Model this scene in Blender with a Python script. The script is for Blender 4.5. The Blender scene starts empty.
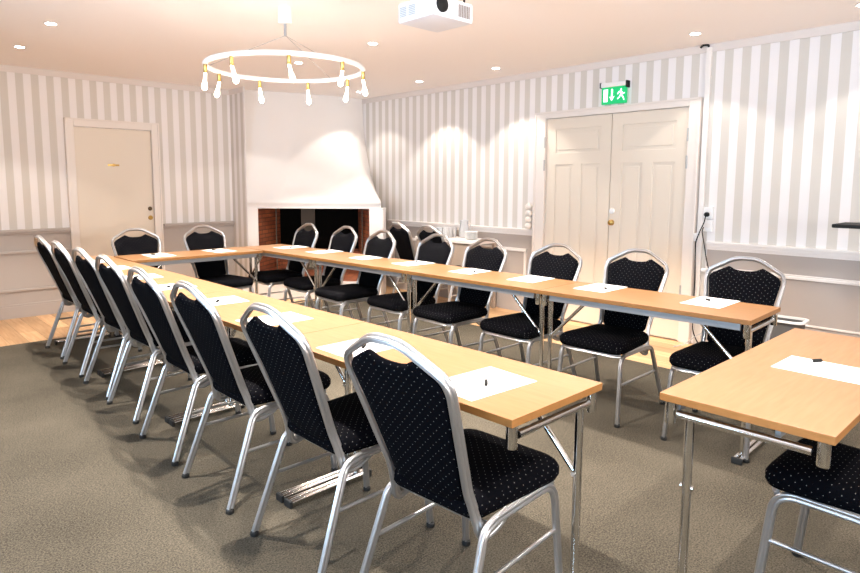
import bpy, bmesh, math, random
from mathutils import Vector, Matrix
random.seed(7)
PI = math.pi
scene = bpy.context.scene
COL = scene.collection

# ------------------------------------------------------------------ materials
def new_mat(name):
    m = bpy.data.materials.new(name); m.use_nodes = True
    nt = m.node_tree; b = nt.nodes['Principled BSDF']
    return m, nt, b

def plain(name, col, rough=.5, metal=0., bump=0., bscale=200., spec=None, coat=0.):
    m, nt, b = new_mat(name)
    b.inputs['Base Color'].default_value = (*col, 1)
    b.inputs['Roughness'].default_value = rough
    b.inputs['Metallic'].default_value = metal
    if spec is not None: b.inputs['Specular IOR Level'].default_value = spec
    if coat: b.inputs['Coat Weight'].default_value = coat
    tc = nt.nodes.new('ShaderNodeTexCoord')
    n = nt.nodes.new('ShaderNodeTexNoise'); n.inputs['Scale'].default_value = bscale
    nt.links.new(tc.outputs['Object'], n.inputs['Vector'])
    mr = nt.nodes.new('ShaderNodeMapRange')
    mr.inputs['To Min'].default_value = max(0, rough-.05); mr.inputs['To Max'].default_value = min(1, rough+.05)
    nt.links.new(n.outputs['Fac'], mr.inputs['Value']); nt.links.new(mr.outputs['Result'], b.inputs['Roughness'])
    if bump:
        bp = nt.nodes.new('ShaderNodeBump'); bp.inputs['Strength'].default_value = bump; bp.inputs['Distance'].default_value = .002
        nt.links.new(n.outputs['Fac'], bp.inputs['Height']); nt.links.new(bp.outputs['Normal'], b.inputs['Normal'])
    return m

def emit(name, col, strength):
    m, nt, b = new_mat(name)
    b.inputs['Base Color'].default_value = (*col, 1)
    b.inputs['Emission Color'].default_value = (*col, 1)
    b.inputs['Emission Strength'].default_value = strength
    return m

def math_node(nt, op, a=None, b=None, c=None):
    n = nt.nodes.new('ShaderNodeMath'); n.operation = op
    for i, v in enumerate((a, b, c)):
        if v is None: continue
        if isinstance(v, (int, float)): n.inputs[i].default_value = v
        else: nt.links.new(v, n.inputs[i])
    return n.outputs[0]

def wallpaper(name, axis, centre, period=.1355):
    m, nt, b = new_mat(name)
    tc = nt.nodes.new('ShaderNodeTexCoord'); sp = nt.nodes.new('ShaderNodeSeparateXYZ')
    nt.links.new(tc.outputs['Object'], sp.inputs[0])
    v = sp.outputs['XYZ'.index(axis)]
    t = math_node(nt, 'ADD', v, -centre)
    t = math_node(nt, 'MULTIPLY', t, 2*PI/period)
    t = math_node(nt, 'COSINE', t)
    t = math_node(nt, 'MULTIPLY_ADD', t, 12., .5)
    cl = nt.nodes.new('ShaderNodeClamp'); nt.links.new(t, cl.inputs[0])
    mx = nt.nodes.new('ShaderNodeMix'); mx.data_type = 'RGBA'
    mx.inputs[6].default_value = (.80, .765, .755, 1); mx.inputs[7].default_value = (.61, .57, .52, 1)
    nt.links.new(cl.outputs[0], mx.inputs[0])
    nt.links.new(mx.outputs[2], b.inputs['Base Color'])
    b.inputs['Roughness'].default_value = .7
    return m

def fabric():
    m, nt, b = new_mat('black_dotted_fabric')
    uv = nt.nodes.new('ShaderNodeUVMap')
    mp = nt.nodes.new('ShaderNodeMapping'); mp.inputs['Rotation'].default_value = (0, 0, PI/4)
    mp.inputs['Scale'].default_value = (1/.0215,)*3
    nt.links.new(uv.outputs[0], mp.inputs['Vector'])
    fr = nt.nodes.new('ShaderNodeVectorMath'); fr.operation = 'FRACTION'
    nt.links.new(mp.outputs[0], fr.inputs[0])
    ds = nt.nodes.new('ShaderNodeVectorMath'); ds.operation = 'DISTANCE'; ds.inputs[1].default_value = (.5, .5, 0)
    nt.links.new(fr.outputs[0], ds.inputs[0])
    d = math_node(nt, 'LESS_THAN', ds.outputs['Value'], .068)
    mx = nt.nodes.new('ShaderNodeMix'); mx.data_type = 'RGBA'
    mx.inputs[6].default_value = (.0018, .0018, .003, 1); mx.inputs[7].default_value = (.14, .135, .125, 1)
    nt.links.new(d, mx.inputs[0]); nt.links.new(mx.outputs[2], b.inputs['Base Color'])
    b.inputs['Roughness'].default_value = .9
    b.inputs['Specular IOR Level'].default_value = .04
    return m

def woodmat(name, c1, c2, axis, stretch=(1, 14, 14), scale=6, rough=.35, plank=None):
    m, nt, b = new_mat(name)
    tc = nt.nodes.new('ShaderNodeTexCoord')
    mp = nt.nodes.new('ShaderNodeMapping'); mp.inputs['Scale'].default_value = stretch
    nt.links.new(tc.outputs['Object'], mp.inputs['Vector'])
    n = nt.nodes.new('ShaderNodeTexNoise'); n.inputs['Scale'].default_value = scale; n.inputs['Detail'].default_value = 6
    n.inputs['Distortion'].default_value = .4
    nt.links.new(mp.outputs[0], n.inputs['Vector'])
    cr = nt.nodes.new('ShaderNodeValToRGB')
    cr.color_ramp.elements[0].position = .3; cr.color_ramp.elements[0].color = (*c1, 1)
    cr.color_ramp.elements[1].position = .7; cr.color_ramp.elements[1].color = (*c2, 1)
    nt.links.new(n.outputs['Fac'], cr.inputs[0])
    out = cr.outputs[0]
    if plank:
        br = nt.nodes.new('ShaderNodeTexBrick')
        br.inputs['Color1'].default_value = (1.12, 1.1, 1.1, 1); br.inputs['Color2'].default_value = (.62, .56, .52, 1)
        br.inputs['Mortar'].default_value = (.3, .25, .2, 1)
        br.inputs['Scale'].default_value = 1; br.inputs['Brick Width'].default_value = 1.9
        br.inputs['Row Height'].default_value = plank; br.inputs['Mortar Size'].default_value = .0015
        m2 = nt.nodes.new('ShaderNodeMapping'); m2.inputs['Rotation'].default_value = (0, 0, PI/2)
        nt.links.new(tc.outputs['Object'], m2.inputs['Vector']); nt.links.new(m2.outputs[0], br.inputs['Vector'])
        mx = nt.nodes.new('ShaderNodeMix'); mx.data_type = 'RGBA'; mx.blend_type = 'MULTIPLY'; mx.inputs[0].default_value = 1
        nt.links.new(out, mx.inputs[6]); nt.links.new(br.outputs['Color'], mx.inputs[7]); out = mx.outputs[2]
    nt.links.new(out, b.inputs['Base Color'])
    b.inputs['Roughness'].default_value = rough
    return m

def brickmat():
    m, nt, b = new_mat('red_brick')
    uv = nt.nodes.new('ShaderNodeUVMap')
    br = nt.nodes.new('ShaderNodeTexBrick')
    br.inputs['Color1'].default_value = (.36, .105, .038, 1); br.inputs['Color2'].default_value = (.23, .065, .028, 1)
    br.inputs['Mortar'].default_value = (.10, .04, .02, 1)
    br.inputs['Scale'].default_value = 1; br.inputs['Brick Width'].default_value = .16
    br.inputs['Row Height'].default_value = .05; br.inputs['Mortar Size'].default_value = .005
    nt.links.new(uv.outputs[0], br.inputs['Vector'])
    nt.links.new(br.outputs['Color'], b.inputs['Base Color'])
    bp = nt.nodes.new('ShaderNodeBump'); bp.inputs['Strength'].default_value = .6; bp.inputs['Distance'].default_value = .006; bp.invert = True
    nt.links.new(br.outputs['Fac'], bp.inputs['Height']); nt.links.new(bp.outputs['Normal'], b.inputs['Normal'])
    b.inputs['Roughness'].default_value = .7
    return m

def carpetmat():
    m, nt, b = new_mat('carpet_pile')
    tc = nt.nodes.new('ShaderNodeTexCoord')
    n1 = nt.nodes.new('ShaderNodeTexNoise'); n1.inputs['Scale'].default_value = 150; n1.inputs['Detail'].default_value = 5; n1.inputs['Roughness'].default_value = .75
    n2 = nt.nodes.new('ShaderNodeTexNoise'); n2.inputs['Scale'].default_value = 1.4; n2.inputs['Detail'].default_value = 3
    nt.links.new(tc.outputs['Object'], n1.inputs['Vector']); nt.links.new(tc.outputs['Object'], n2.inputs['Vector'])
    t = math_node(nt, 'MULTIPLY_ADD', n2.outputs['Fac'], .25, n1.outputs['Fac'])
    cr = nt.nodes.new('ShaderNodeValToRGB')
    cr.color_ramp.elements[0].position = .46; cr.color_ramp.elements[0].color = (.024, .021, .016, 1)
    cr.color_ramp.elements[1].position = .80; cr.color_ramp.elements[1].color = (.152, .131, .100, 1)
    nt.links.new(t, cr.inputs[0]); nt.links.new(cr.outputs[0], b.inputs['Base Color'])
    b.inputs['Roughness'].default_value = 1; b.inputs['Specular IOR Level'].default_value = .05
    bp = nt.nodes.new('ShaderNodeBump'); bp.inputs['Strength'].default_value = .7; bp.inputs['Distance'].default_value = .004
    nt.links.new(n1.outputs['Fac'], bp.inputs['Height']); nt.links.new(bp.outputs['Normal'], b.inputs['Normal'])
    return m

M = dict(
    paint=plain('ceiling_paint', (.93, .87, .83), .75),
    crown=plain('crown_paint', (.70, .64, .60), .7),
    trim=plain('cream_trim_paint', (.76, .70, .65), .35),
    cap=plain('white_rail_paint', (.80, .76, .73), .35),
    wains=plain('grey_beige_wainscot', (.42, .375, .345), .55),
    door=plain('cream_door_paint', (.72, .64, .54), .4),
    plaster=plain('white_plaster', (.82, .79, .77), .8, bump=.15, bscale=12),
    wp_y=wallpaper('striped_wallpaper_y', 'Y', 1.289), wp_x=wallpaper('striped_wallpaper_x', 'X', 1.541),
    wp_ret=wallpaper('striped_wallpaper_return', 'Y', 7.40, .1355),
    fab=fabric(),
    frame=plain('silver_hammered_metal', (.52, .52, .53), .30, .9, bump=.08, bscale=350),
    chrome=plain('chrome', (.80, .79, .77), .12, 1.),
    steel=plain('grey_steel_rail', (.36, .36, .37), .4, .6),
    rubber=plain('black_rubber', (.015, .015, .015), .6),
    beech=woodmat('beech_top', (.27, .135, .057), (.315, .168, .078), 0, (14, 1.2, 14), 5, .38),
    edge=woodmat('beech_edge', (.24, .105, .027), (.29, .13, .037), 0, (4, 4, 14), 5, .4),
    floor=woodmat('pine_planks', (.62, .36, .17), (.80, .54, .30), 0, (14, 1.2, 14), 3, .4, plank=.14),
    carpet=carpetmat(), brick=brickmat(),
    soot=plain('sooty_iron', (.003, .0025, .002), .8, spec=.05), sootpanel=plain('sooted_concrete', (.11, .085, .06), .7),
    paper=plain('white_paper', (.90, .90, .92), .6), black=plain('black_plastic', (.010, .010, .010), .6, spec=.2),
    white=plain('white_plastic', (.82, .81, .80), .35), penw=plain('pale_pen_barrel', (.55, .55, .56), .3),
    brass=plain('brass', (.52, .33, .10), .3, 1.), grey=plain('grey_plastic', (.42, .42, .42), .4),
    projbody=plain('projector_shell', (.74, .75, .80), .4), vent=plain('projector_vent', (.26, .22, .2), .6),
    lamp=emit('downlight_glow', (1, .95, .86), 30.), bulb=emit('bulb_glow', (1, .90, .76), 10.),
    cone=emit('glowing_glass', (1, .93, .84), 3.),
    green=emit('exit_green', (.0, .36, .11), .75), glyph=emit('exit_glyph', (.72, 1, .86), 1.5),
    porcelain=plain('porcelain', (.85, .85, .85), .2), ball=plain('ivory_ball', (.82, .76, .70), .5),
    dimgrey=plain('bin_inside', (.10, .10, .10), .7), cloth=plain('white_cloth', (.80, .74, .70), .8),
    tan=plain('tan_board', (.45, .36, .29), .6),
)
def glassmat(milk=0.):
    m, nt, b = new_mat('clear_glass')
    tr = nt.nodes.new('ShaderNodeBsdfTransparent'); gl = nt.nodes.new('ShaderNodeBsdfGlossy'); gl.inputs['Roughness'].default_value = .05
    mx = nt.nodes.new('ShaderNodeMixShader'); lw = nt.nodes.new('ShaderNodeLayerWeight'); lw.inputs[0].default_value = .3
    nt.links.new(lw.outputs['Fresnel'], mx.inputs[0]); nt.links.new(tr.outputs[0], mx.inputs[1]); nt.links.new(gl.outputs[0], mx.inputs[2])
    df = nt.nodes.new('ShaderNodeBsdfDiffuse'); df.inputs[0].default_value = (.85, .85, .86, 1)
    m2 = nt.nodes.new('ShaderNodeMixShader'); m2.inputs[0].default_value = milk
    nt.links.new(mx.outputs[0], m2.inputs[1]); nt.links.new(df.outputs[0], m2.inputs[2])
    nt.links.new(m2.outputs[0], nt.nodes['Material Output'].inputs['Surface'])
    return m
M['milkglass'] = glassmat(.45)
M['glass'] = glassmat()

# ------------------------------------------------------------------ mesh helpers
def box(bm, x0, x1, y0, y1, z0, z1, bev=0.):
    r = bmesh.ops.create_cube(bm, size=1)
    vs = r['verts']
    bmesh.ops.scale(bm, vec=(abs(x1-x0), abs(y1-y0), abs(z1-z0)), verts=vs)
    bmesh.ops.translate(bm, vec=((x0+x1)/2, (y0+y1)/2, (z0+z1)/2), verts=vs)
    if bev:
        es = list({e for v in vs for e in v.link_edges})
        bmesh.ops.bevel(bm, geom=es, offset=bev, segments=2, affect='EDGES', profile=.6)
    return bm

def fillet(pts, r, n=5):
    pts = [Vector(p) for p in pts]; out = [pts[0]]
    for i in range(1, len(pts)-1):
        a, b, c = pts[i-1], pts[i], pts[i+1]
        rr = r[i-1] if isinstance(r, (list, tuple)) else r
        rr = min(rr, (a-b).length*.48, (c-b).length*.48)
        p, q = b+(a-b).normalized()*rr, b+(c-b).normalized()*rr
        for k in range(n+1):
            t = k/n; out.append(p*(1-t)**2+b*2*t*(1-t)+q*t*t)
    out.append(pts[-1]); return out

def circ(r, n=10, ry=None):
    ry = ry or r
    return [(r*math.cos(2*PI*k/n), ry*math.sin(2*PI*k/n)) for k in range(n)]

def ribbed(a, b, groove=.0042, n=20):
    # rounded rectangular tube with a groove along the +/-u faces
    out = []
    for k in range(n):
        t = 2*PI*k/n; c, s = math.cos(t), math.sin(t)
        u = a*math.copysign(abs(c)**.7, c); v = b*math.copysign(abs(s)**.7, s)
        if abs(s) < .2: u -= math.copysign(groove, c)
        if abs(c) < .2: v -= math.copysign(groove, s)
        out.append((u, v))
    return out

def sweep(bm, pts, sec, ref, closed=False, caps=True):
    pts = [Vector(p) for p in pts]; N = len(pts); rings = []
    ref = Vector(ref); prev = None
    for i, p in enumerate(pts):
        if closed: t = pts[(i+1) % N]-pts[i-1]
        else: t = pts[min(i+1, N-1)]-pts[max(i-1, 0)]
        t.normalize()
        base = ref if prev is None else prev
        u = base-t*base.dot(t)
        if u.length < 1e-5: u = t.orthogonal()
        u.normalize(); prev = u; v = t.cross(u)
        rings.append([bm.verts.new(p+u*a+v*b) for a, b in sec])
    n = len(sec)
    for i in range(N if closed else N-1):
        A, B = rings[i], rings[(i+1) % N]
        for k in range(n): bm.faces.new((A[k], A[(k+1) % n], B[(k+1) % n], B[k]))
    if caps and not closed:
        bm.faces.new(rings[0][::-1]); bm.faces.new(rings[-1])
    return bm

def tube(bm, p, q, r, n=12):
    d = Vector(q)-Vector(p)
    return sweep(bm, [p, q], circ(r, n), d.orthogonal())

def lathe(bm, prof, c=(0, 0, 0), n=24, axis='Z'):
    rings = []
    for r, h in prof:
        ring = []
        for k in range(n):
            a = 2*PI*k/n; x, y = r*math.cos(a), r*math.sin(a)
            p = {'Z': (x, y, h), 'X': (h, x, y), 'Y': (y, h, x)}[axis]
            ring.append(bm.verts.new(Vector(p)+Vector(c)))
        rings.append(ring)
    for A, B in zip(rings, rings[1:]):
        for k in range(n): bm.faces.new((A[k], A[(k+1) % n], B[(k+1) % n], B[k]))
    bm.faces.new(rings[0][::-1]); bm.faces.new(rings[-1])
    return bm

def rings_solid(bm, rings):
    R = [[bm.verts.new(p) for p in r] for r in rings]; n = len(R[0])
    for A, B in zip(R, R[1:]):
        for k in range(n): bm.faces.new((A[k], A[(k+1) % n], B[(k+1) % n], B[k]))
    bm.faces.new(R[0][::-1]); bm.faces.new(R[-1])
    return bm

def finish(bm, name, mat, smooth=None, uvf=None, mats=None):
    bmesh.ops.recalc_face_normals(bm, faces=bm.faces)
    if uvf:
        uv = bm.loops.layers.uv.new('UVMap')
        for f in bm.faces:
            for l in f.loops: l[uv].uv = uvf(l.vert.co, f.normal)
    me = bpy.data.meshes.new(name); bm.to_mesh(me); bm.free()
    me.materials.append(mat)
    for m in (mats or []): me.materials.append(m)
    if smooth is not None:
        for p in me.polygons: p.use_smooth = True
        try: me.set_sharp_from_angle(angle=math.radians(smooth))
        except Exception: pass
    return me

def obj(name, bm, mat, parent=None, smooth=None, loc=None, uvf=None):
    me = finish(bm, name, mat, smooth, uvf)
    o = bpy.data.objects.new(name, me); COL.objects.link(o)
    if parent: o.parent = parent
    if loc: o.location = loc
    return o

def tag(o, label=None, cat=None, group=None, kind=None):
    if label: o['label'] = label
    if cat: o['category'] = cat
    if group: o['group'] = group
    if kind: o['kind'] = kind
    return o

def empty(name, label=None, cat=None, loc=(0, 0, 0), rz=0, group=None, kind=None):
    o = bpy.data.objects.new(name, None); o.empty_display_size = .1; COL.objects.link(o)
    o.location = loc; o.rotation_euler = (0, 0, rz)
    return tag(o, label, cat, group, kind)

def copy_tree(o, parent=None):
    c = o.copy(); COL.objects.link(c)
    if parent: c.parent = parent
    for ch in [x for x in bpy.data.objects if x.parent is o]: copy_tree(ch, c)
    return c

def B(): return bmesh.new()
def struct(name, bm, mat, parent=None, **k):
    o = obj(name, bm, mat, parent, **k)
    if not parent: o['kind'] = 'structure'
    return o

# ------------------------------------------------------------------ room shell
XL, XR, YF, YB, ZC = -1.9, 5.35, -1.7, 7.44, 2.53
XRET, YRET = 3.64, 7.06                       # short wall return beside the fireplace
struct('floor', box(B(), XL-.1, XR+.1, YF-.1, YB+.1, -.1, 0), M['floor'])
struct('ceiling', box(B(), XL-.1, XR+.1, YF-.1, YB+.1, ZC, ZC+.1), M['paint'])
struct('wall_right', box(B(), XR, XR+.12, YF-.1, YB+.1, 0, ZC), M['wp_y'])
struct('wall_back', box(B(), XL-.1, XR, YB, YB+.12, 0, ZC), M['wp_x'])
struct('wall_return', box(B(), XRET, XRET+.012, YRET, YB, 0, ZC), M['wp_ret'])
WFILL = [(-.9, .7), (1.7, 3.3)]  # unseen windows behind the camera, added so more light reaches the ceiling
bm = B(); box(bm, XL-.1, XR, YF-.12, YF, 0, .95); box(bm, XL-.1, XR, YF-.12, YF, 2.15, ZC)
xs_ = [XL-.1, WFILL[0][0], WFILL[0][1], WFILL[1][0], WFILL[1][1], XR]
for a, b_ in ((0, 1), (2, 3), (4, 5)): box(bm, xs_[a], xs_[b_], YF-.12, YF, .95, 2.15)
struct('wall_front', bm, M['wp_x'])
for i, (a, b_) in enumerate(WFILL):
    w = empty('window_%d' % (i+3), kind='structure', loc=((a+b_)/2, YF, .95)); bm = B(); h = (b_-a)/2
    for x in (-h+.03, 0, h-.03): box(bm, x-.03, x+.03, -.08, -.02, 0, 1.2)
    for z in (.03, 1.17): box(bm, -h, h, -.08, -.02, z-.03, z+.03)
    obj('window_frame', bm, M['cap'], w)
    obj('pane', box(B(), -h+.06, h-.06, -.055, -.05, .06, 1.14), M['glass'], w)
# left wall with two window openings (never in the picture, they bring the daylight)
bm = B()
WIN = [(-.9, .7), (2.0, 3.6)]
wz0, wz1 = .95, 2.15
box(bm, XL-.12, XL, YF, YB, 0, wz0); box(bm, XL-.12, XL, YF, YB, wz1, ZC)
ys = [YF, WIN[0][0], WIN[0][1], WIN[1][0], WIN[1][1], YB]
for a, b_ in ((0, 1), (2, 3), (4, 5)): box(bm, XL-.12, XL, ys[a], ys[b_], wz0, wz1)
struct('wall_left', bm, M['wp_y'])
for i, (a, b_) in enumerate(WIN):
    w = empty('window_%d' % (i+1), kind='structure', loc=(XL, (a+b_)/2, wz0))
    bm = B(); h = (b_-a)/2
    for y in (-h+.03, 0, h-.03): box(bm, -.08, -.02, y-.03, y+.03, 0, wz1-wz0)
    for z in (.03, wz1-wz0-.03): box(bm, -.08, -.02, -h, h, z-.03, z+.03)
    obj('window_frame', bm, M['cap'], w)
    obj('pane', box(B(), -.055, -.05, -h+.06, h-.06, .06, wz1-wz0-.06), M['glass'], w)

# crown
def crown(name, x0, x1, y0, y1):
    struct(name, box(B(), x0, x1, y0, y1, 2.467, ZC), M['crown'])
crown('trim_1', XR-.015, XR, YF, YB)
crown('trim_2', XL, XRET, YB-.015, YB)
crown('trim_3', XRET-.015, XRET, YRET, YB-.015)

# wainscot on the right wall (two stretches) and on the back wall (two stretches)
def wainscot_r(name, y0, y1, panel_ends=()):
    w = empty(name, kind='structure', loc=(XR, y0, 0)); L = y1-y0
    obj('wainscot_field', box(B(), -.012, 0, 0, L, 0, .885), M['wains'], w)
    bm = B(); box(bm, -.05, 0, 0, L, .885, .905, .004); box(bm, -.035, 0, 0, L, .855, .885, .006)
    box(bm, -.022, 0, 0, L, .835, .855, .003)
    obj('dado_cap', bm, M['cap'], w)
    bm = B(); a, b_ = panel_ends
    box(bm, -.03, -.01, a, b_, .655, .675, .004); box(bm, -.022, -.01, a, b_, .675, .69, .003)
    box(bm, -.022, -.01, a, b_, .30, .315, .003)
    for y in (a, b_-.03): box(bm, -.026, -.01, y, y+.03, .30, .69, .004)
    obj('panel_moulding', bm, M['cap'], w)
    obj('skirting', box(box(B(), -.03, 0, 0, L, 0, .25), -.02, 0, 0, L, .25, .275, .006), M['cap'] if 0 else M['wains'], w)
    return w
wainscot_r('trim_4', YF, 2.19, (.02, 2.19-YF-.0))
wainscot_r('trim_5', 4.0, 6.38, (.09, 2.30))
def wainscot_b(name, x0, x1, plainpanel=False):
    w = empty(name, kind='structure', loc=(x0, YB, 0)); L = x1-x0
    obj('wainscot_field', box(B(), 0, L, -.012, 0, 0, .87), M['wains'], w)
    bm = B(); box(bm, 0, L, -.045, 0, .875, .905, .005); box(bm, 0, L, -.025, 0, .85, .875, .004)
    obj('dado_cap', bm, M['wains'] if plainpanel else M['wains'], w)
    if not plainpanel:
        bm = B(); box(bm, 0, L, -.03, -.01, .66, .685, .005); box(bm, 0, L, -.03, -.01, .27, .295, .005)
        obj('panel_moulding', bm, M['wains'], w)
    obj('skirting', box(box(B(), 0, L, -.03, 0, 0, .12), 0, L, -.022, 0, .12, .14, .004), M['wains'], w)
wainscot_b('trim_6', XL, 1.79)
wainscot_b('trim_7', 2.76, XRET-.002, True)

# single door in the back wall
d1 = empty('door_1', kind='structure', loc=(1.8616, YB, 0))
W1, H1 = .7976, 1.972
leaf = obj('door_leaf', box(B(), .004, W1-.004, -.012, 0, .01, H1-.004, .002), M['door'], d1)
bm = B()
for x0, x1 in ((-.085, 0), (W1, W1+.085)): box(bm, x0, x1, -.045, 0, 0, H1+.085, .004)
box(bm, 0, W1, -.045, 0, H1, H1+.085, .004)
for x0, x1 in ((-.085, -.068), (W1+.068, W1+.085)): box(bm, x0, x1, -.055, -.04, 0, H1+.085, .003)
box(bm, -.085, W1+.085, -.055, -.04, H1+.068, H1+.085, .003)
obj('door_casing', bm, M['trim'], d1)
bm = B(); box(bm, .325, .445, -.018, -.010, 1.563, 1.583, .003); lathe(bm, [(.016, -.020), (.016, -.010)], (.385, 0, 1.573), 16, 'Y')
obj('name_plate', bm, M['brass'], leaf, 40)
bm = B(); lathe(bm, [(.020, -.022), (.024, -.018), (.024, -.012)], (.755, 0, 1.085), 20, 'Y')
obj('lock_cylinder', bm, plain('dark_bronze', (.10, .06, .03), .35, .8), leaf, 40)
bm = B(); lathe(bm, [(.022, -.030), (.026, -.022), (.026, -.012)], (.756, 0, .981), 20, 'Y')
obj('door_knob', bm, M['brass'], leaf, 40)

# double door in the right wall
d2 = empty('door_2', kind='structure', loc=(XR, 2.3886, 0))
H2, yl, ym, yr = 2.0375, 3.8596-2.3886, 3.122-2.3886, 0.
def door_leaf(y0, y1, parent):
    L = y1-y0; bm = B()
    box(bm, -.012, 0, y0+.003, y1-.003, .012, H2-.004)
    f = -.022
    box(bm, f, -.010, y0+.003, y0+.115, .012, H2-.004, .003); box(bm, f, -.010, y1-.115, y1-.003, .012, H2-.004, .003)
    for z0, z1 in ((.012, .24), (1.575, 1.69), (1.925, H2-.004)): box(bm, f, -.010, y0+.11, y1-.11, z0, z1, .003)
    box(bm, f, -.010, (y0+y1)/2-.05, (y0+y1)/2+.05, .23, 1.58, .003)
    for (a, b_, z0, z1) in ((y0+.145, y1-.145, 1.72, 1.895), (y0+.145, (y0+y1)/2-.08, .27, 1.545), ((y0+y1)/2+.08, y1-.145, .27, 1.545)):
        box(bm, -.018, -.011, a, b_, z0, z1, .004)
    return obj('door_leaf', bm, M['door'], parent)
lr = door_leaf(yr, ym, d2); ll = door_leaf(ym, yl, d2)
bm = B()
box(bm, -.05, 0, -.10, 0, 0, H2+.066, .004); box(bm, -.05, 0, yl, yl+.13, 0, H2+.066, .004)
box(bm, -.05, 0, 0, yl, H2, H2+.066, .004)
for y0 in (-.10, yl+.108): box(bm, -.062, -.045, y0, y0+.022, 0, H2+.066, .004)
box(bm, -.062, -.045, -.10, yl+.13, H2+.05, H2+.068, .004)
obj('door_casing', bm, M['trim'], d2)
bm = B(); lathe(bm, [(.018, -.040), (.026, -.036), (.026, -.012)], (0, 3.088-2.3886, 1.128), 20, 'X')
obj('lock_button', bm, M['porcelain'], lr, 40)
bm = B(); lathe(bm, [(.014, -.062), (.025, -.055), (.025, -.042), (.012, -.035), (.028, -.026)], (0, 3.088-2.3886, 1.02), 20, 'X')
obj('door_knob', bm, M['brass'], lr, 40)
for y, zs, lf in ((-.002, (1.80, 1.57, .45), lr), (yl+.002, (1.80, 1.57, .45), ll)):
    for z in zs:
        obj('hinge', tube(B(), (-.052, y, z-.055), (-.052, y, z+.055), .008, 10), M['grey'], lf, 40)

# carpet
bm = B(); cp = [(-1.55, -1.5), (4.45, -1.5), (4.45, 5.79), (4.07, 6.17), (-1.55, 6.17)]
lo_, hi_ = [[bm.verts.new((x, y, z)) for x, y in cp] for z in (0, .006)]
bm.faces.new(lo_[::-1]); bm.faces.new(hi_)
for k in range(5): bm.faces.new((lo_[k], lo_[(k+1) % 5], hi_[(k+1) % 5], hi_[k]))
tag(obj('carpet', bm, M['carpet']), 'large olive brown pile carpet lying under the ring of tables and black chairs', 'carpet')
CZ = .006

# ------------------------------------------------------------------ banquet chair
def xb(z):
    return -.160-(z-.45)*.372-max(0, z-.7)*.02
def bp(w, z, n=0.):       # point on the back plane, n forward
    return Vector((xb(z)+n*.937, w, z+n*.35))

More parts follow.
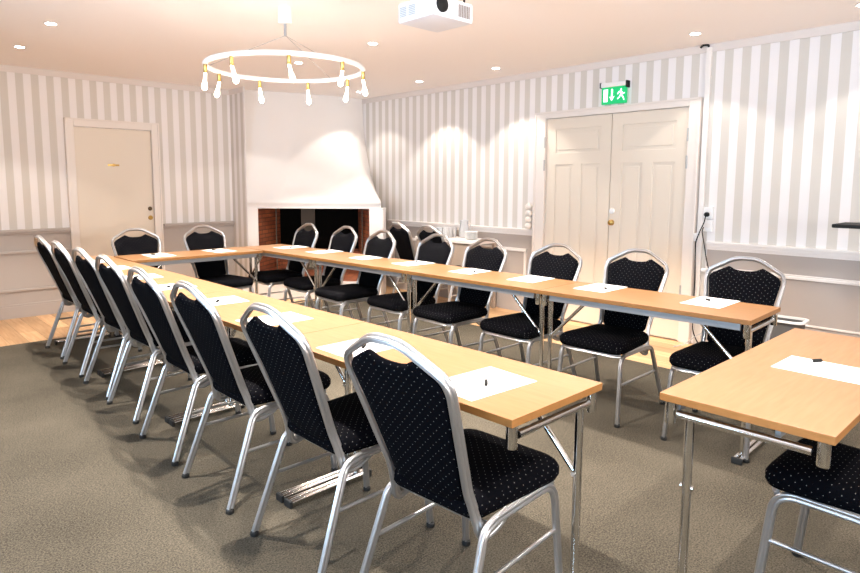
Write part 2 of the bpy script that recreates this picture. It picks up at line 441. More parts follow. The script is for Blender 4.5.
def make_chair():
    root = empty('banquet_chair')
    # back frame: one bent tube, ends curling forward under the seat
    half = [(.160, .50), (.205, .834), (.193, .873), (.060, .949)]
    pts = [(-.020, .186, .402), (-.070, .182, .365), (-.135, .176, .350), bp(.164, .455)]
    L = [Vector(p) for p in pts]+[bp(w, z) for w, z in half]
    R = [Vector((p.x, -p.y, p.z)) for p in L[::-1]]
    path = fillet(L+R, [.03, .045, .05, .05, .03, .022, .038, .038, .022, .03, .05, .05, .045, .03], 5)
    bm = B(); sweep(bm, path, ribbed(.0105, .0155), (0, 1, 0))
    obj('back_frame', bm, M['frame'], root, 50)
    # padded back panel with the hand hole notch at its top
    prof = [(.0, .440), (.07, .444), (.120, .458), (.143, .485), (.148, .54), (.169, .70), (.190, .825), (.188, .843), (.172, .860), (.125, .885), (.090, .902),
            (.076, .897), (.058, .887), (.030, .882), (0, .881)]
    loop = prof+[(-w, z) for w, z in prof[-2:0:-1]]
    cz = .68
    rings = []
    for n, ins in ((-.017, .075), (-.015, .030), (-.009, .006), (0, 0), (.009, .004), (.018, .03), (.022, .075)):
        ring = []
        for w, z in loop:
            k = 1-ins*1.0/.19*1 if 0 else 1
            d = math.hypot(w, z-cz); s = max(0, 1-ins/max(d, .05))
            ring.append(bp(w*s, cz+(z-cz)*s, n))
        rings.append(ring)
    bm = B(); rings_solid(bm, rings)
    obj('backrest', bm, M['fab'], root, 55, uvf=lambda c, nn: (c.y, c.z*1.06))
    # seat cushion
    out = []
    corners = [(-.165, .175), (-.165, -.175), (.265, -.212), (.265, .212)]
    poly = []
    for i in range(4):
        a, b_, c = [Vector((*corners[(i+k-1) % 4], 0)) for k in range(3)]
        r = .04 if i < 2 else .075
        p, q = b_+(a-b_).normalized()*r, b_+(c-b_).normalized()*r
        for k in range(7):
            t = k/6; poly.append(p*(1-t)**2+b_*2*t*(1-t)+q*t*t)
    ctr = Vector((.05, 0, 0)); rings = []
    for z, ins in ((.410, .03), (.414, .004), (.430, -.006), (.450, -.006), (.466, .004), (.477, .02), (.484, .06), (.488, .12)):
        ring = []
        for p in poly:
            d = (p-ctr); s = max(0., 1-ins/d.length)
            q = ctr+d*s; ring.append(Vector((q.x, q.y, z)))
        rings.append(ring)
    bm = B(); rings_solid(bm, rings)
    obj('seat', bm, M['fab'], root, 55, uvf=lambda c, nn: (c.y, c.x) if abs(nn.z) > .5 else ((c.x, c.z) if abs(nn.y) > abs(nn.x) else (c.y, c.z)))
    # seat frame: rails under the cushion
    bm = B()
    loopf = [(.22, .19, .399), (.243, .15, .399), (.243, -.15, .399), (.22, -.19, .399)]
    sweep(bm, fillet(loopf, .03, 4), ribbed(.012, .009), (0, 0, 1))
    obj('seat_frame', bm, M['frame'], root, 50)
    obj('rear_rail', tube(B(), (-.12, .178, .392), (-.12, -.178, .392), .010), M['frame'], root, 50)
    # side frames: inverted U, a leg at each end (each half is one leg mesh)
    sec = ribbed(.0105, .0145)
    for s in (1, -1):
        rear = fillet([(-.285, s*.222, .012), (-.150, s*.197, .384), (-.095, s*.193, .399), (.05, s*.193, .401)], [.06, .05], 6)
        front = fillet([(.05, s*.193, .401), (.225, s*.193, .401), (.262, s*.205, .012)], [.07], 8)
        for nm, p, f in (('leg', rear, rear[0]), ('leg', front, front[-1])):
            bm = B(); sweep(bm, p, sec, (0, 1, 0))
            lg = obj(nm, bm, M['frame'], root, 50)
            bm = B(); lathe(bm, [(.015, 0), (.017, .004), (.017, .016), (.013, .020)], (f[0], f[1], 0), 14)
            obj('foot_glide', bm, M['rubber'], lg, 40)
        bm = B(); tube(bm, (-.198, s*.205, .235), (.238, s*.199, .235), .0075)
        obj('stretcher', bm, M['frame'], root, 50)
    return root

chair0 = make_chair()
_used = [False]
def chair(x, y, rz, label, group, z=CZ):
    o = chair0 if not _used[0] else copy_tree(chair0)
    _used[0] = True
    o.location = (x, y, z); o.rotation_euler = (0, 0, rz)
    return tag(o, label, 'chair', group)

def rel(x, y, rz, dx):
    return x+dx*math.cos(rz), y+dx*math.sin(rz)

ordn = ['nearest', 'second', 'third', 'fourth', 'fifth', 'sixth', 'seventh', 'farthest']
LC = [(1.138, 1.308, .06), (1.11, 1.915, .01), (1.11, 2.58, .01), (1.12, 3.18, 0), (1.16, 3.87, .02), (1.17, 4.41, .03), (1.18, 5.02, 0), (1.2, 5.64, .02)]
for i, (x, y, a) in enumerate(LC):
    desc = {0: 'black dotted banquet chair of the left row, the nearest and largest, back to us',
            7: 'black dotted banquet chair of the left row, the farthest, beside the bare plank floor'}.get(
        i, 'black dotted banquet chair of the left row, %s counted from the near table end' % ordn[i])
    chair(x+.27, y, a, desc, 'chairs along the left table row')
RC = [(3.79, 1.325, .09), (3.74, 1.96, .03), (3.65, 2.515, 0), (3.61, 3.12, -.04), (3.62, 3.68, -.03), (3.54, 4.30, -.06), (3.61, 4.95, -.04), (3.57, 5.56, -.03)]
for i, (x, y, a) in enumerate(RC):
    rz = PI+a
    ox, oy = rel(x, y, rz, .35)
    desc = {0: 'black dotted banquet chair facing us by the wall cables, nearest of the right row',
            1: 'black dotted banquet chair facing us in front of the double door leaf with the knob',
            7: 'black banquet chair facing us before the fireplace opening, farthest of the right row',
            6: 'black banquet chair facing us before the fireplace opening, seventh of the right row'}.get(
        i, 'black dotted banquet chair facing us behind the right table row, %s from its near end' % ordn[i])
    chair(ox, oy, rz, desc, 'chairs along the right table row')
chair(1.945, 5.975-.35, -PI/2-.03, 'black banquet chair facing us in front of the plain single door', 'chairs at the far cross table')
chair(2.61, 5.97-.35, -PI/2+.05, 'black banquet chair facing us in front of the grey wainscot left of the fireplace', 'chairs at the far cross table')
chair(2.30, .383, PI/2-.02, 'black banquet chair cut by the right edge, tucked under the front table', 'chair at the front table')
chair(4.49+.33, 5.19, -.12, 'black chair turned away at the side table, nearer the fireplace of that pair', 'chairs at the side table', 0)
chair(4.40+.33, 4.60, -.10, 'black chair turned away at the side table, farther from the fireplace of that pair', 'chairs at the side table', 0)

# ------------------------------------------------------------------ folding seminar table (local: long axis Y, interior side +X)
def make_table(L, W, bare_end=None):
    root = empty('folding_table')
    H = .73
    bm = B(); box(bm, 0, W, 0, L, H-.024, H, .0015)
    me = finish(bm, 'table_top', M['beech'], None, None, [M['edge']])
    for p in me.polygons:
        if abs(p.normal.z) < .9: p.material_index = 1
    o = bpy.data.objects.new('table_top', me); COL.objects.link(o); o.parent = root
    for x in (.15, W-.035):
        bm = B(); box(bm, x-.008, x+.008, .055, L-.055, H-.062, H-.0245, .002)
        for y in (.16, L-.16): lathe(bm, [(.008, -.011), (.008, .011)], (x, y, H-.045), 10, 'X')
        obj('side_rail', bm, M['steel'], root)
    for e in (0, 1):
        Y = lambda y: y if not e else L-y
        for x in (.028, W-.028):
            bm = B(); lathe(bm, [(.0155, H-.095), (.017, H-.092), (.017, H-.0245)], (x, Y(.022), 0), 16)
            obj('stacking_stub', bm, M['chrome'], root, 40)
        leg = None
        bm = B()
        tube(bm, (.055, Y(.022), H-.062), (W-.05, Y(.022), H-.062), .0125, 14)
        obj('cross_bar', bm, M['chrome'], root, 40)
        bm = B(); tube(bm, (W-.085, Y(.03), .03), (W-.085, Y(.03), H-.062), .0145, 16)
        leg = obj('leg', bm, M['chrome'], root, 40)
        bm = B()
        for dy in (.018, .046): tube(bm, (.02, Y(dy), .022), (W-.03, Y(dy), .022), .010, 12)
        obj('foot_bar', bm, M['chrome'], leg, 40)
        for x in (.012, W-.03): obj('foot_cap', box(B(), x, x+.014, Y(.006), Y(.058), 0, .033, .005), M['rubber'], leg)
        bm = B()
        if e != bare_end: tube(bm, (W-.085, Y(.27), H-.055), (W-.085, Y(.045), .445), .010, 10)
        lathe(bm, [(.008, -.02), (.008, .02)], (W-.085, Y(.035), .44), 12, 'X')
        obj('brace', bm, M['chrome'], root, 40)
    return root

W = .4716
t0 = make_table(1.2, W); t0L = make_table(1.233, W)
def table(x, y, rz, label, group=None, src=None):
    src = src or t0
    o = copy_tree(src) if 'label' in src else src
    o.location = (x, y, CZ); o.rotation_euler = (0, 0, rz)
    return tag(o, label, 'table', group)
tn = ['nearest', 'second', 'third', 'farthest']
# left row: interior edge at X = 1.7705 at Y = 1.0325, drifting by .012
for i in range(4):
    y = 1.0325+i*1.235; a = .012
    x = 1.7705-W-math.sin(a)*(y-1.0325)
    table(x, y, a, 'beech folding table of the left row, %s of its four' % tn[i], 'tables of the left row', t0L)
# right row: interior side faces -X, so turned by 180 degrees
for i in range(4):
    a = .0365; s = (i+1)*1.203
    ix, iy = 3.1201-math.sin(a)*s, 1.0543+math.cos(a)*s       # far interior corner of this table
    # local (W,0) must land on the interior edge: local +X points to -X
    rz = PI+a
    x = ix-W*math.cos(rz); y = iy-W*math.sin(rz)
    table(x, y, rz, 'beech folding table of the right row, %s of its four' % tn[i], 'tables of the right row')
# far cross table: long axis along X, interior side towards -Y: local +X -> -Y, local +Y -> +X
table(1.737, 5.398+W, -PI/2+.01, 'beech folding cross table at the far end of the ring, before the back wall')
# front table
t3 = make_table(1.293, W, 1)
t3.location = (1.819+.0065, .872-W, CZ)
# local X -> +Y (interior side), local Y -> +X : needs mirrored layout; turn by -90 and flip by building from far end
t3.rotation_euler = (0, 0, PI/2)
t3.location = (1.819+1.293, .872-W-.004, CZ)
tag(t3, 'beech folding table at the near right, with the black-capped pen on white paper', 'table')

# ------------------------------------------------------------------ papers and pens
def make_pen():
    root = empty('ballpoint_pen')
    bm = B(); lathe(bm, [(.0012, -.07), (.004, -.058), (.0045, -.02), (.0045, .035)], (0, 0, .005), 10, 'X')
    obj('barrel', bm, M['penw'], root, 40)
    bm = B(); lathe(bm, [(.0054, .030), (.0058, .034), (.0058, .066), (.004, .070)], (0, 0, .0058), 10, 'X')
    box(bm, .036, .068, -.0015, .0015, .0105, .0125)
    obj('pen_cap', bm, M['black'], root, 40)
    return root
pen0 = make_pen(); pf = [True]
TZ = CZ+.73
def paper_pen(x, y, rz, where, pdx=0., pdy=0., prz=0., pg='writing papers on the tables'):
    bm = box(B(), -.1485, .1485, -.105, .105, 0, .0012)
    p = obj('sheet_of_paper', bm, M['paper'], None, loc=(x, y, TZ+.0003)); p.rotation_euler = (0, 0, rz)
    tag(p, 'white sheet of paper '+where, 'paper', pg)
    o = pen0 if pf[0] else copy_tree(pen0); pf[0] = False
    c, s = math.cos(rz), math.sin(rz)
    o.location = (x+pdx*c-pdy*s, y+pdx*s+pdy*c, TZ+.0016); o.rotation_euler = (0, 0, prz)
    tag(o, 'pale pen with black cap on the paper '+where, 'pen', 'pens on the papers')
lp = [1.305, 1.93, 2.60, 3.22, 3.88, 4.42, 5.02, 5.56]
for i, y in enumerate(lp):
    paper_pen(1.485-.012*(y-1), y, random.uniform(-.06, .04)-(.03 if i == 0 else 0), 'before the %s chair of the left row' % ordn[i], .03, .01, PI+.85+random.uniform(-.2, .2))
rp = [1.385, 2.05, 2.565, 3.10, 3.72, 4.28, 4.93, 5.50]
for i, y in enumerate(rp):
    paper_pen(3.455-.0365*(y-1.4), y, PI+random.uniform(-.06, .06), 'before the %s chair of the right row' % ordn[i], -.0, .02, .85+PI*(i % 2)+random.uniform(-.2, .2))
paper_pen(2.05, 5.66, -PI/2, 'on the cross table before the single door', 0, 0, 2.3)
paper_pen(2.62, 5.67, -PI/2+.1, 'on the cross table nearer the fireplace', 0, 0, 2.3)
paper_pen(2.475, .578, PI/2-.02, 'on the near right table', .085, -.075+.04, -.62)

# ------------------------------------------------------------------ fireplace (diagonal, in the far right corner)
S0 = 10.69
def fp(t, s, z):          # t along the face (to the right), s out of the face towards the room
    # face runs from (3.64, 7.05) direction (1,-1)/sqrt2 ; outward normal (-1,-1)/sqrt2
    r = 1/math.sqrt(2)
    return Vector((3.64+t*r-s*r, 7.05-t*r-s*r, z))
LF = 1.665                 # face length
fpl = empty('fireplace', 'white plastered corner fireplace with tapering hood and dark brick opening', 'fireplace', loc=(0, 0, 0))
def fbox(bm, t0, t1, s0, s1, z0, z1):
    vs = [bm.verts.new(fp(t, s, z)) for z in (z0, z1) for t, s in ((t0, s0), (t1, s0), (t1, s1), (t0, s1))]
    for f in ((0, 3, 2, 1), (4, 5, 6, 7), (0, 1, 5, 4), (1, 2, 6, 5), (2, 3, 7, 6), (3, 0, 4, 7)): bm.faces.new([vs[k] for k in f])
    return bm
o0, o1, oz0, oz1 = .125, 1.495, .24, 1.075
obj('pier', fbox(B(), .0, o0, -.35, 0, 0, oz1), M['plaster'], fpl)
obj('pier', fbox(B(), o1, LF, -.35, 0, 0, oz1), M['plaster'], fpl)
bm = B(); fbox(bm, .0, LF, -.35, .27, 0, .22)
obj('plinth', bm, M['plaster'], fpl)
def buv(c, n):
    if abs(n.z) > .7: return (c.x-c.y)*.7, (c.x+c.y)*.7
    return ((c.x+c.y)*.7071 if abs(n.x-n.y) > .9 else (c.x-c.y)*.7071), c.z
bm = B(); fbox(bm, .0, LF, -.62, .25, .22, .24)
obj('hearth', bm, M['brick'], fpl, uvf=buv)
def splay(ta, tb, tc, td):
    bm = B(); q = [(ta, -.02), (tb, -.62), (tc, -.62), (td, -.02)]
    vs = [[bm.verts.new(fp(t, s, z)) for t, s in q] for z in (.24, oz1-.01)]
    bm.faces.new(vs[0][::-1]); bm.faces.new(vs[1])
    for k in range(4): bm.faces.new((vs[0][k], vs[0][(k+1) % 4], vs[1][(k+1) % 4], vs[1][k]))
    return bm
bm = splay(o0-.06, o0-.06, o0+.11, o0)
obj('firebox_wall', bm, M['brick'], fpl, uvf=buv)
bm = splay(o1, o1-.22, o1+.06, o1+.06)
obj('firebox_wall', bm, M['brick'], fpl, uvf=buv)
bm = B(); fbox(bm, o0, o1, -.66, -.62, .24, oz1-.01); fbox(bm, o0-.06, o1+.06, -.62, -.36, oz1-.005, oz1+.03)
obj('firebox_back', bm, M['soot'], fpl)
bm = B(); fbox(bm, .52, .70, -.62, -.60, .24, oz1-.02)
obj('back_panel', bm, M['sootpanel'], fpl)
bm = B(); fbox(bm, o0, o1, -.62, -.605, .24, .52)
obj('back_brick_course', bm, M['brick'], fpl, uvf=buv)
for t in (.26, 1.36):
    bm = B(); fbox(bm, t, t+.012, -.32, -.31, .24, oz1-.01)
    obj('screen_post', bm, M['sootpanel'], fpl)
# hood: rounded loft of plan outlines
def hood_ring(z):
    # plan keys: left end at the return, left front corner, right end, right wall, corner
    k = max(0, min(1, (z-1.17)/(2.53-1.17)))
    e = k**.9
    A0 = Vector((3.64, 7.05)); A1 = Vector((3.72, 7.30))
    B0 = Vector((3.90, 6.79)); B1 = Vector((4.41, 7.07))
    C0 = Vector((4.80, 5.89)); C1 = Vector((5.10, 6.93))
    D0 = Vector((5.345, 6.62)); D1 = Vector((5.345, 6.95))
    ec = 1-(1-k)**2.2
    a = A0.lerp(A1, e); b = B0.lerp(B1, e); c = C0.lerp(C1, ec); d = D0.lerp(D1, ec)
    if z < 1.125: a, b, c = [v+Vector((.006, .006)) for v in (a, b, c)]
    P = [a]
    for (p, q, r, rad) in ((a, b, c, .035+.05*k), (b, c, d, .05+.18*k)):
        rad = min(rad, (p-q).length*.45, (r-q).length*.45)
        u, v = q+(p-q).normalized()*rad, q+(r-q).normalized()*rad
        for i in range(9):
            t = i/8; P.append(u*(1-t)**2+q*2*t*(1-t)+v*t*t)
    P += [d, Vector((5.345, 7.43)), Vector((3.70, 7.43))]
    return [Vector((p.x, p.y, z)) for p in P]
zs = [1.075, 1.12, 1.13, 1.15, 1.18, 1.22, 1.28, 1.34, 1.42, 1.52, 1.64, 1.78, 1.92, 2.06, 2.2, 2.34, 2.46, 2.529]
bm = B(); rings_solid(bm, [hood_ring(z) for z in zs])
obj('hood', bm, M['plaster'], fpl, 50)

# ------------------------------------------------------------------ side table at the right wall, with glasses and cups
st = empty('side_table', 'low white side table against the right wall beyond the right row', 'side table', loc=(5.10, 4.92, 0))
obj('table_top', box(B(), -.17, .20, -.46, .50, .73, .765, .004), M['cloth'], st)
obj('front_panel', box(B(), -.15, -.13, -.44, .48, .42, .73), M['tan'], st)
for x in (-.14, .17):
    for y in (-.43, .47):
        obj('leg', box(B(), x-.018, x+.018, y-.018, y+.018, 0, .73, .003), M['tan'], st)
gb = lathe(B(), [(.024, 0), (.026, .002), (.032, .115), (.030, .115), (.024, .008)], n=18)
gme = finish(gb, 'drinking_glass', M['milkglass'], 40)
gi = 0
for r, row in enumerate([(5.00, 3), (5.08, 3), (5.16, 2)]):
    for k in range(row[1]):
        o = bpy.data.objects.new('drinking_glass', gme); COL.objects.link(o)
        o.location = (row[0], 4.98+k*.085+r*.012, .766)
        tag(o, 'clear drinking glass in the small cluster on the white side table', 'glass', 'glasses on the side table')
jug = empty('water_jug', 'clear glass water jug behind the tumblers on the white side table', 'jug', loc=(5.2, 4.88, .766))
bm = lathe(B(), [(.045, 0), (.055, .01), (.06, .09), (.045, .17), (.05, .20), (.047, .20), (.042, .17), (.055, .09), (.05, .012)], n=20)
obj('jug_body', bm, M['milkglass'], jug, 40)
obj('handle', sweep(B(), fillet([(0, -.045, .17), (0, -.095, .165), (0, -.095, .07), (0, -.055, .06)], .03, 4), circ(.005, 8), (1, 0, 0)), M['milkglass'], jug, 40)
pm = finish(lathe(B(), [(.035, 0), (.05, .004), (.075, .014), (.073, .016), (.045, .007)], n=24), 'saucer', M['porcelain'], 40)
for k in range(7):
    o = bpy.data.objects.new('saucer', pm); COL.objects.link(o); o.location = (5.08, 4.66, .7655+k*.0125)
    tag(o, 'white saucer in the stack on the side table, '+['lowest', 'second from the bottom', 'third from the bottom', 'middle', 'third from the top', 'second from the top', 'topmost'][k], 'saucer', 'stack of saucers')

# ball ornament on the dado cap by the double door
bm = B()
prof = [(.004, .0)]
for i in range(4):
    c = .037+i*.067
    for a in range(-70, 71, 20): prof.append((.039*math.cos(math.radians(a)), c+.036*math.sin(math.radians(a))))
prof.append((.003, .28))
lathe(bm, prof, (5.302, 4.045, .905), 20)
tag(obj('ball_ornament', bm, M['ball'], None, 60), 'column of four ivory balls standing on the dado rail left of the double door', 'ornament')

# ------------------------------------------------------------------ exit sign
ex = empty('exit_sign', 'green illuminated emergency exit sign above the double door', 'exit sign', loc=(XR, 3.105, 2.122))
ex.scale = (.85, .88, .92)
obj('housing', box(B(), -.07, 0, -.145, .145, .168, .212, .006), M['white'], ex)
for y in (-.157, .145): obj('end_cap', box(B(), -.072, 0, y, y+.012, .15 if y < 0 else .165, .216), M['black'], ex)
pn = obj('sign_panel', box(B(), -.045, -.03, -.145, .145, .0, .168, .003), M['green'], ex)
def glyph_poly(name, pts, flip=True):
    bm = B()
    f = [bm.verts.new((-.0465, -y*.88, z)) for y, z in pts]; g = [bm.verts.new((-.0448, -y*.88, z)) for y, z in pts]
    n = len(pts); bm.faces.new(f); bm.faces.new(g[::-1])
    for k in range(n): bm.faces.new((f[k], g[k], g[(k+1) % n], f[(k+1) % n]))
    return bm
# y given in sign space: negative = picture left
obj('door_symbol', glyph_poly('d', [(-.138, .025), (-.082, .025), (-.082, .148), (-.138, .148)]), M['glyph'], pn)
obj('arrow_symbol', glyph_poly('a', [(-.027, .03), (.008, .075), (-.016, .068), (-.016, .148), (-.036, .148), (-.036, .068), (-.060, .075)]), M['glyph'], pn)
bm = B()
for seg in ([(.085, .142), (.100, .145), (.103, .130), (.088, .127)],
            [(.075, .120), (.098, .124), (.108, .085), (.090, .075)],
            [(.097, .122), (.125, .098), (.140, .104), (.142, .096), (.122, .086), (.100, .108)],
            [(.078, .121), (.055, .112), (.044, .092), (.052, .088), (.062, .103), (.080, .108)],
            [(.100, .090), (.128, .062), (.140, .030), (.130, .028), (.116, .056), (.090, .078)],
            [(.092, .088), (.080, .058), (.050, .040), (.046, .050), (.070, .066), (.084, .090)]):
    sub = glyph_poly('m', seg); me = bpy.data.meshes.new('t'); sub.to_mesh(me); sub.free(); bm.from_mesh(me); bpy.data.meshes.remove(me)
obj('running_figure', bm, M['glyph'], pn)

# ------------------------------------------------------------------ cable duct, sockets, cables
bm = B(); box(bm, -.03, 0, -.021, .021, .28, 2.505, .003)
tag(obj('cable_duct', bm, M['cap'], None, loc=(XR, 2.255, 0)), 'tall slim white cable duct on the wall beside the double door', 'cable duct')
bm = B(); sweep(bm, fillet([(5.33, 2.262, 2.50), (5.325, 2.262, 2.524), (5.31, 2.30, 2.526), (5.305, 2.32, 2.505)], .02, 4), circ(.009, 8), (1, 0, 0))
tag(obj('black_cable', bm, M['black'], None, 40), 'short black cable end hooking out of the duct under the ceiling', 'cable')
for nm, y, z, h, lab in (('wall_socket', 2.205, 1.143, .10, 'upper white wall socket with the black plug, right of the double door'),
                         ('wall_socket', 2.205, 1.035, .10, 'lower white wall socket under the plugged one, right of the double door'),
                         ('wall_switch', 2.285, .935, .07, 'small pale junction box low left of the white wall sockets')):
    r_ = empty(nm, lab, 'socket' if 'socket' in nm else 'switch', loc=(XR-(.03 if y > 2.23 else 0), y-.005, z))
    obj('cover', box(B(), -.022, 0, -.045 if h > .08 else -.03, .035 if h > .08 else .03, -h/2, h/2, .005), M['white'], r_)
    bm = lathe(B(), [(.022, -.025), (.022, -.021)], (0, -.005, 0), 20, 'X')
    obj('insert', bm, M['cap'], r_, 40)
tag(obj('power_strip', box(box(B(), -.03, -.012, -.045, .055, .64, .672, .006), -.032, -.03, -.03, .04, .648, .664, .001), M['white'], None, loc=(XR, 2.175, 0)),
    'small white outlet bar on the wainscot beneath the hanging cables', 'power strip')
pl = lathe(B(), [(.016, -.055), (.02, -.04), (.02, -.022)], (XR, 2.20, 1.13), 14, 'X')
sweep(pl, fillet([(5.30, 2.20, 1.13), (5.285, 2.205, 1.06), (5.29, 2.235, 1.0), (5.272, 2.262, .90), (5.272, 2.262, .85), (5.295, 2.262, .6), (5.30, 2.262, .12), (5.28, 2.2, .02), (5.2, 2.05, .006)], .04, 5), circ(.005, 8), (0, 1, 0))
tag(obj('power_cable', pl, M['black'], None, 40), 'black plug and cable dropping straight down beside the door casing', 'cable')
bm = sweep(B(), fillet([(5.318, 2.222, 1.02), (5.288, 2.222, .99), (5.285, 2.20, .90), (5.28, 2.165, .74), (5.30, 2.15, .66)], .04, 5), circ(.0045, 8), (0, 1, 0))
tag(obj('power_cable', bm, M['black'], None, 40), 'black cable slanting from the sockets to the outlet bar', 'cable')
bm = sweep(B(), fillet([(5.10, 2.33, .005), (5.12, 2.24, .04), (5.2, 2.15, .15), (5.25, 2.0, .17), (5.30, 1.9, .05), (5.28, 1.8, .006)], .08, 5), circ(.0045, 8), (0, 1, 0))
tag(obj('floor_cable', bm, M['grey'], None, 40), 'grey cable looping on the plank floor behind the right row', 'cable')

# ------------------------------------------------------------------ bin and stand at the right wall
bn = empty('waste_bin', 'grey plastic waste bin with a pale rim behind the right row end', 'bin', loc=(4.95, 1.47, 0), rz=.05)
def rrect(hx, hy, r, z, n=4):
    P = []
    for cx, cy, a0 in ((hx-r, hy-r, 0), (-hx+r, hy-r, PI/2), (-hx+r, -hy+r, PI), (hx-r, -hy+r, 1.5*PI)):
        for k in range(n+1):
            a = a0+PI/2*k/n; P.append(Vector((cx+r*math.cos(a), cy+r*math.sin(a), z)))
    return P
bm = B(); rings_solid(bm, [rrect(.075, .11, .04, 0), rrect(.095, .145, .05, .40), rrect(.088, .138, .045, .40), rrect(.07, .105, .035, .02)])
obj('bin_body', bm, M['dimgrey'], bn, 40)
bm = B(); rings = [rrect(.093, .143, .05, .398), rrect(.112, .165, .055, .402), rrect(.110, .163, .055, .415), rrect(.092, .142, .045, .416), rrect(.090, .140, .045, .385)]
R_ = [[bm.verts.new(p) for p in r] for r in rings]; n_ = len(R_[0])
for i in range(5):
    A, C = R_[i], R_[(i+1) % 5]
    for k in range(n_): bm.faces.new((A[k], A[(k+1) % n_], C[(k+1) % n_], C[k]))
obj('rim', bm, M['white'], bn, 40)

ps = empty('presentation_stand', 'black presentation stand whose tray pokes in at the right picture edge', 'stand', loc=(4.9, .86, 0))
obj('tray', box(B(), -.16, .16, -.25, .292, 1.10, 1.125, .008), M['black'], ps)
bm = B(); box(bm, -.03, .03, -.06, .12, 1.06, 1.10, .008); tube(bm, (0, 0, .02), (0, 0, 1.07), .017)
obj('pole', bm, M['black'], ps, 40)
for k in range(3):
    a = 2*PI*k/3+.4
    obj('leg', tube(B(), (0, 0, .12), (.30*math.cos(a), .30*math.sin(a), .012), .012), M['black'], ps, 40)

# ------------------------------------------------------------------ projector
pj = empty('ceiling_projector', 'white projector hanging from the ceiling at the top edge', 'projector', loc=(2.30, 2.39, 2.245))
obj('body', box(B(), 0, .30, 0, .28, 0, .105, .012), M['projbody'], pj, 40)
bm = B(); lathe(bm, [(.035, -.012), (.04, -.008), (.04, .005)], (.06, 0, .06), 24, 'Y')
obj('lens', bm, M['black'], pj, 40)
bm = B()
for k in range(7): box(bm, .185+k*.013, .192+k*.013, -.003, .002, .02, .085)
obj('front_vent', bm, M['vent'], pj)
bm = B()
for a in (.14, .21):
    for k in range(6): box(bm, -.003, .002, a, a+.05, .03+k*.009, .034+k*.009)
obj('side_vent', bm, M['grey'], pj)
bm = B(); tube(bm, (.15, .14, .10), (.15, .14, ZC-2.2455), .02); box(bm, .09, .21, .08, .20, ZC-2.245-.012, ZC-2.2455, .002); box(bm, .05, .25, .06, .22, .1045, .125, .003)
obj('ceiling_mount', bm, M['white'], pj, 40)
bm = B(); sweep(bm, fillet([(.28, .05, .108), (.26, .03, .14), (.20, .10, .17), (.16, .16, .26)], .04, 4), circ(.006, 8), (1, 0, 0))
obj('cable', bm, M['black'], pj, 40)

# ------------------------------------------------------------------ ring chandelier
CX, CY, RZ_, RR = 2.235, 3.735, 2.138, .51
ch = empty('ring_chandelier', 'white ring chandelier with nine small bulbs in brass holders', 'chandelier', loc=(CX, CY, 0))
bm = lathe(B(), [(.036, 2.425), (.044, 2.43), (.044, 2.52), (.042, 2.529)], n=28)
obj('ceiling_cup', bm, M['white'], ch, 40)
bm = lathe(B(), [(.004, 2.345), (.009, 2.35), (.009, 2.426)], n=12)
obj('wire_clamp', bm, M['steel'], ch, 40)
bm = B(); sweep(bm, [(RR*math.cos(2*PI*k/72), RR*math.sin(2*PI*k/72), RZ_) for k in range(72)], circ(.016, 12), (0, 0, 1), closed=True)
obj('ring', bm, M['white'], ch, 60)
for k in range(3):
    a = math.radians(20+120*k)
    obj('suspension_wire', tube(B(), (RR*math.cos(a), RR*math.sin(a), RZ_+.01), (0, 0, 2.35), .0014, 6), M['steel'], ch)
v0 = math.atan2(-CY, -CX)              # towards the camera
for k in range(9):
    a = v0+math.radians(2+40*k)
    x, y = RR*math.cos(a), RR*math.sin(a)
    bm = lathe(B(), [(.009, RZ_-.066), (.012, RZ_-.062), (.012, RZ_-.012)], (x, y, 0), 14)
    sk = obj('bulb_holder', bm, M['brass'], ch, 40)
    tx, ty = random.uniform(-.4, .4), random.uniform(-.4, .4)
    p = Vector((x, y, RZ_-.064)); d = Vector((tx, ty, -1)).normalized()
    bm = B(); prof = [(.0, .008), (.025, .009), (.050, .010), (.070, .015), (.088, .018), (.102, .015), (.110, .006)]
    q = d.to_track_quat('Z', 'Y')
    rings = [[p+q @ Vector((r*math.cos(2*PI*j/14), r*math.sin(2*PI*j/14), h)) for j in range(14)] for h, r in prof]
    rings_solid(bm, rings)
    obj('bulb', bm, M['bulb'], sk, 60)
    ld = bpy.data.lights.new('bulb_light', 'POINT'); ld.energy = 1.5; ld.color = (1, .88, .76); ld.shadow_soft_size = .03
    lo = bpy.data.objects.new('bulb_light', ld); COL.objects.link(lo); lo.location = Vector((CX, CY, 0))+p+d*.15

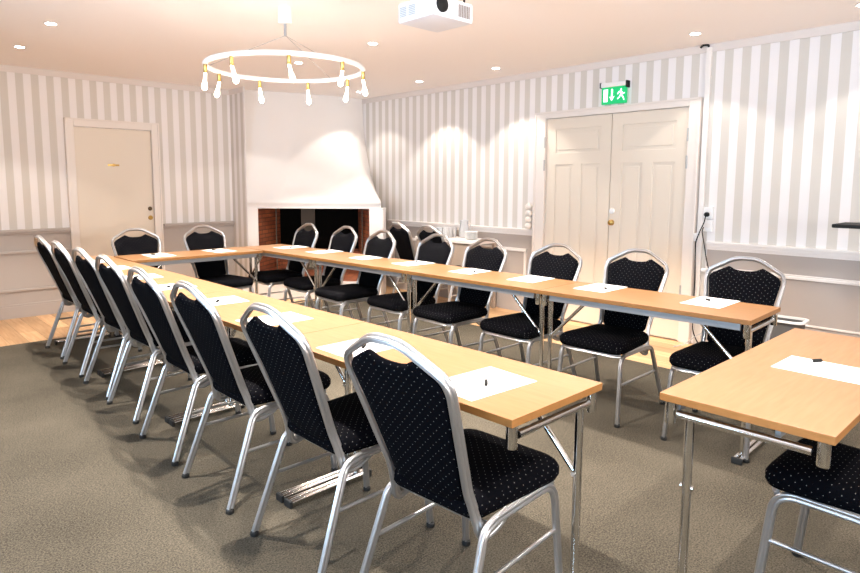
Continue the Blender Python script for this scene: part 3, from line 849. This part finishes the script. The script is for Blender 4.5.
# ------------------------------------------------------------------ recessed ceiling lights
SP = []
FILLF = 290  # strength of the added fill behind the camera
DAYL = 170
for y in (6.35, 5.28, 4.20, 3.13, 2.06, 1.0, -.1): SP.append((1.22, y))
for y in (6.34, 5.30, 4.16, 3.10, 2.06, 1.0, -.1): SP.append((3.31, y))
for y in (6.41, 5.30, 4.17, 2.18, 1.10, 0.): SP.append((4.88, y))
dl = None
def where(x, y):
    return {1.22: 'over the left row', 3.31: 'down the middle', 4.88: 'along the right wall', -.8: 'on the left side'}[x]
cols = {}
for x, y in SP: cols.setdefault(x, []).append(y)
for x, y in SP:
    n = sorted(cols[x], reverse=True).index(y)
    nm = ['farthest', 'second', 'third', 'fourth', 'fifth', 'sixth', 'seventh'][n]
    lab = 'round recessed ceiling light %s, %s from the fireplace end' % (where(x, y), nm)
    if dl is None:
        dl = empty('ceiling_light')
        bm = B(); lathe(bm, [(.036, ZC-.004), (.046, ZC-.006), (.050, ZC-.001)], n=28)
        obj('light_rim', bm, M['cap'], dl, 40)
        obj('light_glow', lathe(B(), [(.034, ZC-.0065), (.034, ZC-.0045)], n=24), M['lamp'], dl)
        o = dl
    else: o = copy_tree(dl)
    o.location = (x, y, 0); tag(o, lab, 'ceiling light', 'recessed ceiling lights')
    ld = bpy.data.lights.new('downlight', 'SPOT'); ld.energy = (20 if y > 6 else 50 if y > 3 else 22) if x > 4 else (40 if x < 2 else 20) if y > 6 else (240 if y > 1.5 else 150) if x < 2 else (190 if y > 1.5 else 85)
    ld.color = (1, .915, .82); ld.spot_size = math.radians(96 if x > 4 else 104); ld.spot_blend = .25; ld.shadow_soft_size = .02
    lo = bpy.data.objects.new('downlight', ld); COL.objects.link(lo); lo.location = (x, y, ZC-.012)

# ------------------------------------------------------------------ daylight from the left windows; front ones add fill light
for i, (a, b_) in enumerate(WIN):
    ld = bpy.data.lights.new('daylight_fill', 'AREA'); ld.shape = 'RECTANGLE'; ld.size = 1.15; ld.size_y = 1.55
    ld.energy = DAYL; ld.color = (.48, .74, 1.0)
    lo = bpy.data.objects.new('daylight_fill', ld); COL.objects.link(lo)
    lo.location = (XL-.6, (a+b_)/2, 1.4); lo.rotation_euler = (0, -PI/2-.22, 0)

for i, (a, b_) in enumerate(WFILL):  # added warm fill lamps, tilted up to brighten the ceiling
    ld = bpy.data.lights.new('daylight_fill', 'AREA'); ld.shape = 'RECTANGLE'; ld.size = 1.55; ld.size_y = 1.15
    ld.energy = FILLF; ld.color = (1.0, .95, .92)
    lo = bpy.data.objects.new('daylight_fill', ld); COL.objects.link(lo)
    lo.location = ((a+b_)/2, YF-.75, 1.0); lo.rotation_euler = (PI/2+.5, 0, 0)

w = bpy.data.worlds.new('World'); scene.world = w; w.use_nodes = True
w.node_tree.nodes['Background'].inputs[0].default_value = (.6, .75, 1, 1)
w.node_tree.nodes['Background'].inputs[1].default_value = .6

# ------------------------------------------------------------------ camera
F = Vector((.67983221, .7248675, -.11133409)); R = Vector((.72963497, -.68382988, .00308347)); U = Vector((.07389847, .08332949, .99377825))
cd = bpy.data.cameras.new('Camera'); cam = bpy.data.objects.new('Camera', cd); COL.objects.link(cam)
mw = Matrix((R, U, -F)).transposed().to_4x4(); mw.translation = (0, 0, 1.37172+CZ)
cam.matrix_world = mw
cd.sensor_fit = 'HORIZONTAL'; cd.sensor_width = 36; cd.lens = 622.7302/860*36
cd.shift_x = (430-424.467)/860; cd.shift_y = (253.677-286.5)/860
cd.clip_start = .02
scene.camera = cam
scene.view_settings.view_transform = 'Standard'; scene.view_settings.look = 'None'
scene.view_settings.gamma = 1; scene.view_settings.use_curve_mapping = False
scene.view_settings.exposure = .25
scene.cycles.use_denoising = True
scene.cycles.max_bounces = 8
scene.cycles.diffuse_bounces = 5
scene.cycles.sample_clamp_indirect = 6
